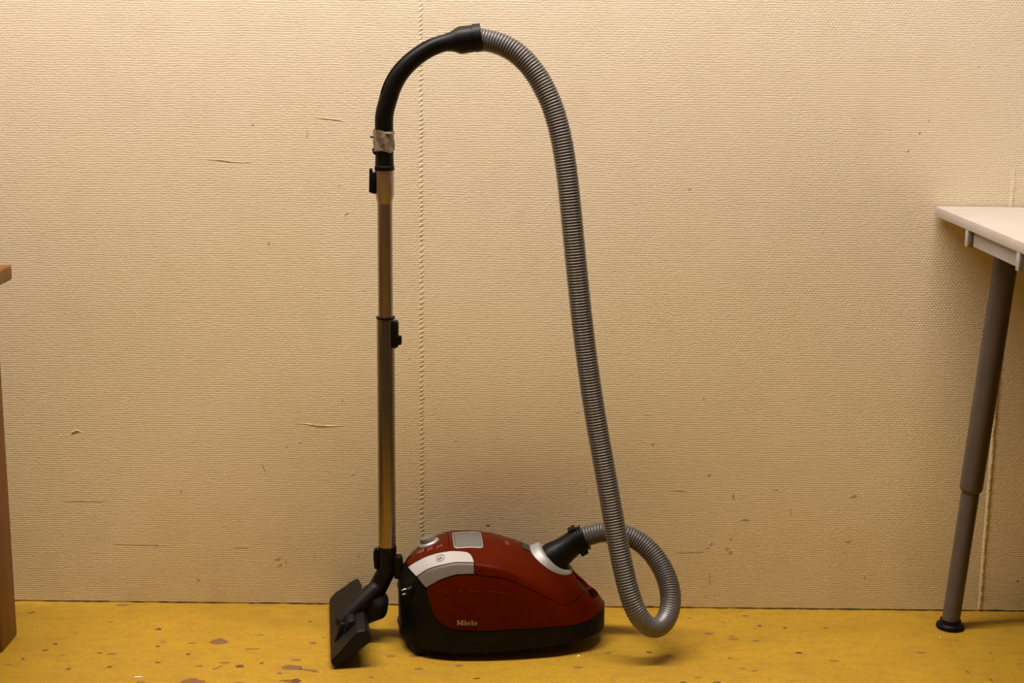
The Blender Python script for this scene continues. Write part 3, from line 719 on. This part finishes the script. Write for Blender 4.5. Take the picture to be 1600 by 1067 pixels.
v_, f_ = sweep(path, rad, 28); hose = mesh('hose', v_, f_, M_HOSE, vac, True, 80); hose['label'] = 'ribbed grey hose'
# wand
WX, WY = -.206, -.148
def wp(px, py): p = at(px, py, WY); return np.array([WX + (0), WY, p[2]])
zt_ = lambda py: at(602, py, WY)[2]
z_top, z_mid, z_bot = zt_(262), zt_(497), zt_(858)
def vtube(name, za, zb_, prof, m, parent, seg=36): return rod(name, (WX, WY, za), (WX, WY, zb_), prof, m, parent, seg)
up_ = vtube('upper_tube', z_mid - .03, z_top - .03, [(0, .0120), (1, .0120)], M_TUBE2, vac)
lowt = vtube('lower_tube', z_bot - .02, z_mid, [(0, .0144), (.995, .0144), (1, .0136)], M_TUBE, vac)
vtube('tube_ring', z_mid - .001, z_mid + .0035, [(0, .0146), (.3, .0153), (.8, .0153), (1, .0130)], M_BLK, vac)
vtube('tube_socket', zt_(318), zt_(264), [(0, .0122), (.06, .0124), (.26, .0150), (1, .0152)], M_SOCK, vac)
b = prism('release_button', [(WX - .0245, zt_(300)), (WX - .0148, zt_(303)), (WX - .0140, zt_(268)), (WX - .0185, zt_(270)), (WX - .0205, zt_(263)), (WX - .0235, zt_(263)), (WX - .0240, zt_(278))], WY - .008, WY + .008, M_BLK, vac, .0014)
sl = prism('height_slider', [(WX + .0110, zt_(499)), (WX + .0205, zt_(501)), (WX + .0212, zt_(505)), (WX + .0212, zt_(540)), (WX + .0150, zt_(543)), (WX + .0105, zt_(539))], WY - .0125, WY + .0075, M_BLK, vac, .0022)
prism('slider_tab', [(WX + .020, zt_(524)), (WX + .0262, zt_(524)), (WX + .0262, zt_(537)), (WX + .020, zt_(538))], WY - .008, WY + .004, M_BLK, sl, .0012)
# curved hand grip
GP = [at(602, 264, WY), at(602, 240, WY), at(602, 212, WY), at(602, 180, WY), at(606, 158, WY), at(613.5, 135, WY), at(624, 116, WY), at(638, 100, WY), at(655, 86, WY), at(674, 74.5, WY), at(694, 67, WY), at(712, 63.5, WY)]
GP = [np.array(p) for p in GP]
for p in GP[:4]: p[0] = WX
gp = catmull(GP, 10); gp, gs = resample(gp, .003); gp = smooth_path(gp, 12)
Lg = gs[-1]; gr_ = [float(np.interp(q / Lg, [0, .04, .05, .3, .55, .8, 1], [.0150, .0150, .0146, .0146, .0142, .0132, .0135])) for q in gs]
v_, f_ = sweep(gp, gr_, 32); grip = mesh('hand_grip', v_, f_, M_BLK, vac)
vtube('grip_ring', zt_(266), zt_(259), [(0, .0155), (.1, .0160), (.9, .0160), (1, .0150)], M_BLK, grip)
# raised spine along the back of the grip
T = np.gradient(gp, axis=0); T /= np.linalg.norm(T, axis=1)[:, None]; n = len(gp); i0, i1 = int(n * .40), int(n * .93)
mb = MB(); rings = []
for i in range(i0, i1):
    out = np.cross(T[i], np.array([0, 1., 0])); out = -out if out @ (gp[i] - (np.array([-.09, WY, .85]))) < 0 else out
    k_ = min(1, (i - i0) / 6, (i1 - 1 - i) / 5); c = gp[i]; r_ = gr_[i]; wy = .0085 * max(.2, k_)
    rings.append([c + np.array([0, wy, 0]) + out * (r_ * .78), c + np.array([0, wy * .8, 0]) + out * (r_ + .0005 * k_), c + np.array([0, -wy * .8, 0]) + out * (r_ + .0005 * k_), c + np.array([0, -wy, 0]) + out * (r_ * .78)])
v_, f_ = loft(rings); mesh('grip_spine', v_, f_, M_BLK, grip, True, 40)
# cuff between grip and hose
B1 = at(697, 66.5, WY); B2 = at(753, 58, WY)
cuff = rod('hose_cuff', B1, B2, [(0, .0138), (.14, .0150), (.34, .0206), (.42, .0214), (.74, .0212), (.745, .0205), (.765, .0205), (.77, .0222), (.99, .0218), (1, .0170)], M_BLK, vac, 40)
# worn tape wound round the grip
ang = np.linspace(0, 2 * pi, 40, endpoint=False); rings = []
za, zb_ = zt_(236), zt_(205)
for k2, t in enumerate(np.linspace(0, 1, 9)):
    ring = []
    for j, q in enumerate(ang):
        e = (.0018 * sin(3 * q + 1) + random.uniform(-.0007, .0007)) if k2 in (0, 8) else 0
        r_ = .0158 + .0007 * sin(5 * q + 6 * t) + random.uniform(-.0003, .0004) + (.0022 if cos(q - pi) > .55 else 0) * (1 - .4 * t)
        ring.append((WX + r_ * cos(q), WY + r_ * sin(q), za + (zb_ - za) * t + e - (.0035 * cos(q) if k2 == 8 else 0)))
    rings.append(ring)
inner = [[(WX + .0147 * cos(q), WY + .0147 * sin(q), z) for q in ang] for z in (zb_, za)]
v_, f_ = loft(rings + inner, False); mesh('tape_wrap', v_, f_, M_TAPE, grip, True, 60)['label'] = 'worn grey-brown tape'
box('tape_tail', (WX - .0195, WY - .004, zt_(214)), (.005, .004, .0025), M_BLK, grip, .0006)
prism('slide_valve', [(WX - .0195, zt_(232)), (WX - .014, zt_(232)), (WX - .014, zt_(242)), (WX - .0175, zt_(240))], WY - .006, WY + .006, M_BLK, grip, .0008)

# floor head: joint socket, swivel, neck block, sole plate
head = None
sock_top, sock_bot = zt_(853), zt_(893)
TL_ = radians(35)
HX0, HZ0 = fl(517, 1046)[0], 0.0
ux, uz = cos(TL_), sin(TL_); nx_, nz_ = -sin(TL_), cos(TL_)
def hp(s_, t_): return (HX0 + .005 + ux * s_ + nx_ * t_, .0032 + uz * s_ + nz_ * t_)
YN, YF = -.281, -.014
# body lofted along its long side with rounded ends and bulging rear
secs = []; NS = 28
for i in range(NS + 1):
    q = i / NS; y = YN + (YF - YN) * (1 - cos(pi * q)) / 2
    e = min(1, (1 - abs(2 * ((y - YN) / (YF - YN)) - 1)) / .10); e = sqrt(max(0, 1 - (1 - e) ** 2))
    back = .058 + .014 * (1 - q) + .008 * e; th = .0145; bul = .003 + .018 * (1 - q) ** .8
    sx = .002 * (1 - e)
    pr_ = [(sx, 0), (back * .5, -.001), (back - .004, 0), (back, .006), (back + .001, th + bul * .35), (back - .010, th + bul * (.55 + .15 * e)), (back * .66, th + bul * .42), (back * .33, th + .0025), (.006, th - .001), (sx + .001, th - .004), (sx, th * .5)]
    secs.append([(hp(a_2, b_2)[0], y, hp(a_2, b_2)[1]) for a_2, b_2 in pr_])
v_, f_ = loft(secs, True); head = mesh('floor_head', v_, f_, M_HEAD, vac, True, 38); head['label'] = 'black floor head resting on its edge'
m_ = head.modifiers.new('bevel', 'BEVEL'); m_.width = .0018; m_.segments = 3; m_.limit_method = 'ANGLE'; m_.angle_limit = radians(38)
HEADP = [head]
# bristle strips and sole slot
for s2 in (.010, .062):
    a_, b_2 = hp(s2, -.0015); bm = box_bm(a_, (YN + YF) / 2, b_2, .006, .22, .005, .0008, Matrix.Rotation(-TL_, 3, 'Y')); o_ = bmo('bristle_strip', bm, M_INK, head); o_['kind'] = 'stuff'; HEADP.append(o_)
# pedal on top rear and raised yoke rib
pd = prism('pedal', [hp(.032, .014), hp(.062, .020), hp(.063, .030), hp(.054, .034), hp(.042, .028)], -.232, -.200, M_HEAD, head, .003, 3)
yc = prism('yoke_cheek', [hp(.008, .012), hp(.024, .012), hp(.046, .030), hp(.040, .036)], -.224, -.216, M_HEAD, head, .002, 3)
for o_ in HEADP + [pd, yc]:
    cR = Vector((HX0, YN, 0)); o_.data.transform(Matrix.Translation(cR) @ Matrix.Rotation(radians(7.5), 4, 'Z') @ Matrix.Translation(-cR))
yk = hull('swivel_joint', [(tuple(at(592, 940, WY)), (.0165, .030, .0165)), (tuple(at(577, 928, WY)), (.014, .028, .014)), (tuple(at(594, 953, WY)), (.0125, .028, .0125)), (tuple(at(566, 962, WY)), (.015, .030, .013)), (tuple(at(545, 962, WY)), (.012, .026, .012))], M_HEAD, head)
hull('neck_barrel', [(tuple(at(584, 921, -.160)), (.0130, .015, .0130)), (tuple(at(535, 970, -.190)), (.0130, .014, .0130))], M_HEAD, head)
P1, P2 = at(605, 890, WY), at(586, 926, WY)
rod('swivel_neck', P1 + (P1 - P2) * .25, P2, [(0, .0135), (.1, .0152), (.75, .0158), (1, .0165)], M_BLK, head, 32)
hull('neck_elbow', [((WX, WY, sock_bot + .004), .0150), (tuple(P1), .0150)], M_BLK, head)
ts = vtube('head_socket', sock_bot, sock_top, [(0, .0150), (.9, .0156), (1, .0152)], M_BLK, head)
prism('socket_clip', [(WX - .0215, zt_(886)), (WX - .0150, zt_(889)), (WX - .0150, zt_(862)), (WX - .0185, zt_(856)), (WX - .0225, zt_(859)), (WX - .0228, zt_(870))], WY - .0085, WY + .0085, M_BLK, head, .0016)
prism('parking_hook', [(WX + .012, zt_(868)), (WX + .0235, zt_(868)), (WX + .026, zt_(874)), (WX + .026, zt_(896)), (WX + .0215, zt_(903)), (WX + .012, zt_(901))], WY - .009, WY + .009, M_BLK, head, .0015)

# rear outlet plate, plug pins, wheels
mb = MB(); rings = []
for x, k_ in ((.006, 1.0), (-.0015, .97), (-.0045, .85)):
    ring = []
    for t in np.linspace(0, 2 * pi, 40, endpoint=False):
        c, s3 = cos(t), sin(t); e = .5
        a = .044 * k_ * abs(c) ** e * (1 if c > 0 else -1); b2 = .038 * k_ * abs(s3) ** e * (1 if s3 > 0 else -1)
        ring.append(O + EX * (x + .003 + .012 * (a / .05) ** 2 * 1.0) + EY * a + np.array([0, 0, .064 + b2]))
    rings.append(ring)
v_, f_ = loft(rings); mesh('rear_outlet', v_, f_, M_HEAD, vac, True, 50)
for (px, py, qx, qy) in ((626.8, 922.4, 635.6, 919.6), (628.8, 929.2, 634.8, 927.0)):
    Y_ = -.215; a = at(px, py, Y_); b2 = at(qx, qy, Y_ + .002)
    rod('plug_pin', a, b2, [(0, .0006), (.12, .0009), (1, .0009)], M_CHROME, vac, 12)
pc2 = at(636.5, 923.5, -.213); hull('plug', [(tuple(pc2), (.0035, .006, .0065)), (tuple(pc2 + np.array([.006, .004, 0])), (.004, .006, .008))], M_BLK, vac)
def wheel(x, y, r_, wd, name='wheel'):
    c = O + EX * x + EY * y + np.array([0, 0, r_])
    v_, f_ = lathe(c - EY * wd / 2, EY, [(0, r_ * .55), (.0005, r_ * .9), (.002, r_), (wd - .002, r_), (wd - .0005, r_ * .9), (wd, r_ * .55)], 32); wo = mesh(name, v_, f_, M_BLK, vac, True, 30)
    v_, f_ = lathe(c - EY * (wd / 2 + .0015), EY, [(0, r_ * .30), (.002, r_ * .36), (wd, r_ * .36)], 20); mesh('hub', v_, f_, M_SILD if False else M_GREY, wo)
    return c
wheel(.040, -.070, .017, .014); wheel(.040, .070, .017, .014)
# wheel arches
for sgn in (-1, 1):
    c = O + EY * (sgn * .0665)
    hull('wheel_arch', [(tuple(c + EX * .038 - EY * sgn * .002 + np.array([0, 0, .0165])), (.0175, .011, .0115)), (tuple(c + EX * .038 + EY * sgn * .001 + np.array([0, 0, .0135])), (.0175, .0115, .0120))], M_GREY, vac)
c = O + EX * .0500 + EY * (-.0795)
rod('axle_cap', c + np.array([0, 0, .0045]), c + np.array([0, 0, .020]), [(0, .0018), (.2, .0026), (1, .0030)], M_BLK, vac, 16)
cc = wheel(.285, 0, .013, .014, 'caster'); hull('caster_fork', [(tuple(cc + np.array([0, 0, .012])), (.012, .012, .006)), (tuple(cc + np.array([0, 0, .006])), (.008, .011, .004))], M_BLK, vac)
# grip slot on the side of the base
mb = MB(); patch(mb, xsamp(.122, .190, 20), lambda x: .125, lambda x: .127 + .022 * sin(pi * (x - .121) / .070), 3, .0005, .0008); mb.build('side_slot', M_BLK, vac)
bpy.context.view_layer.update()
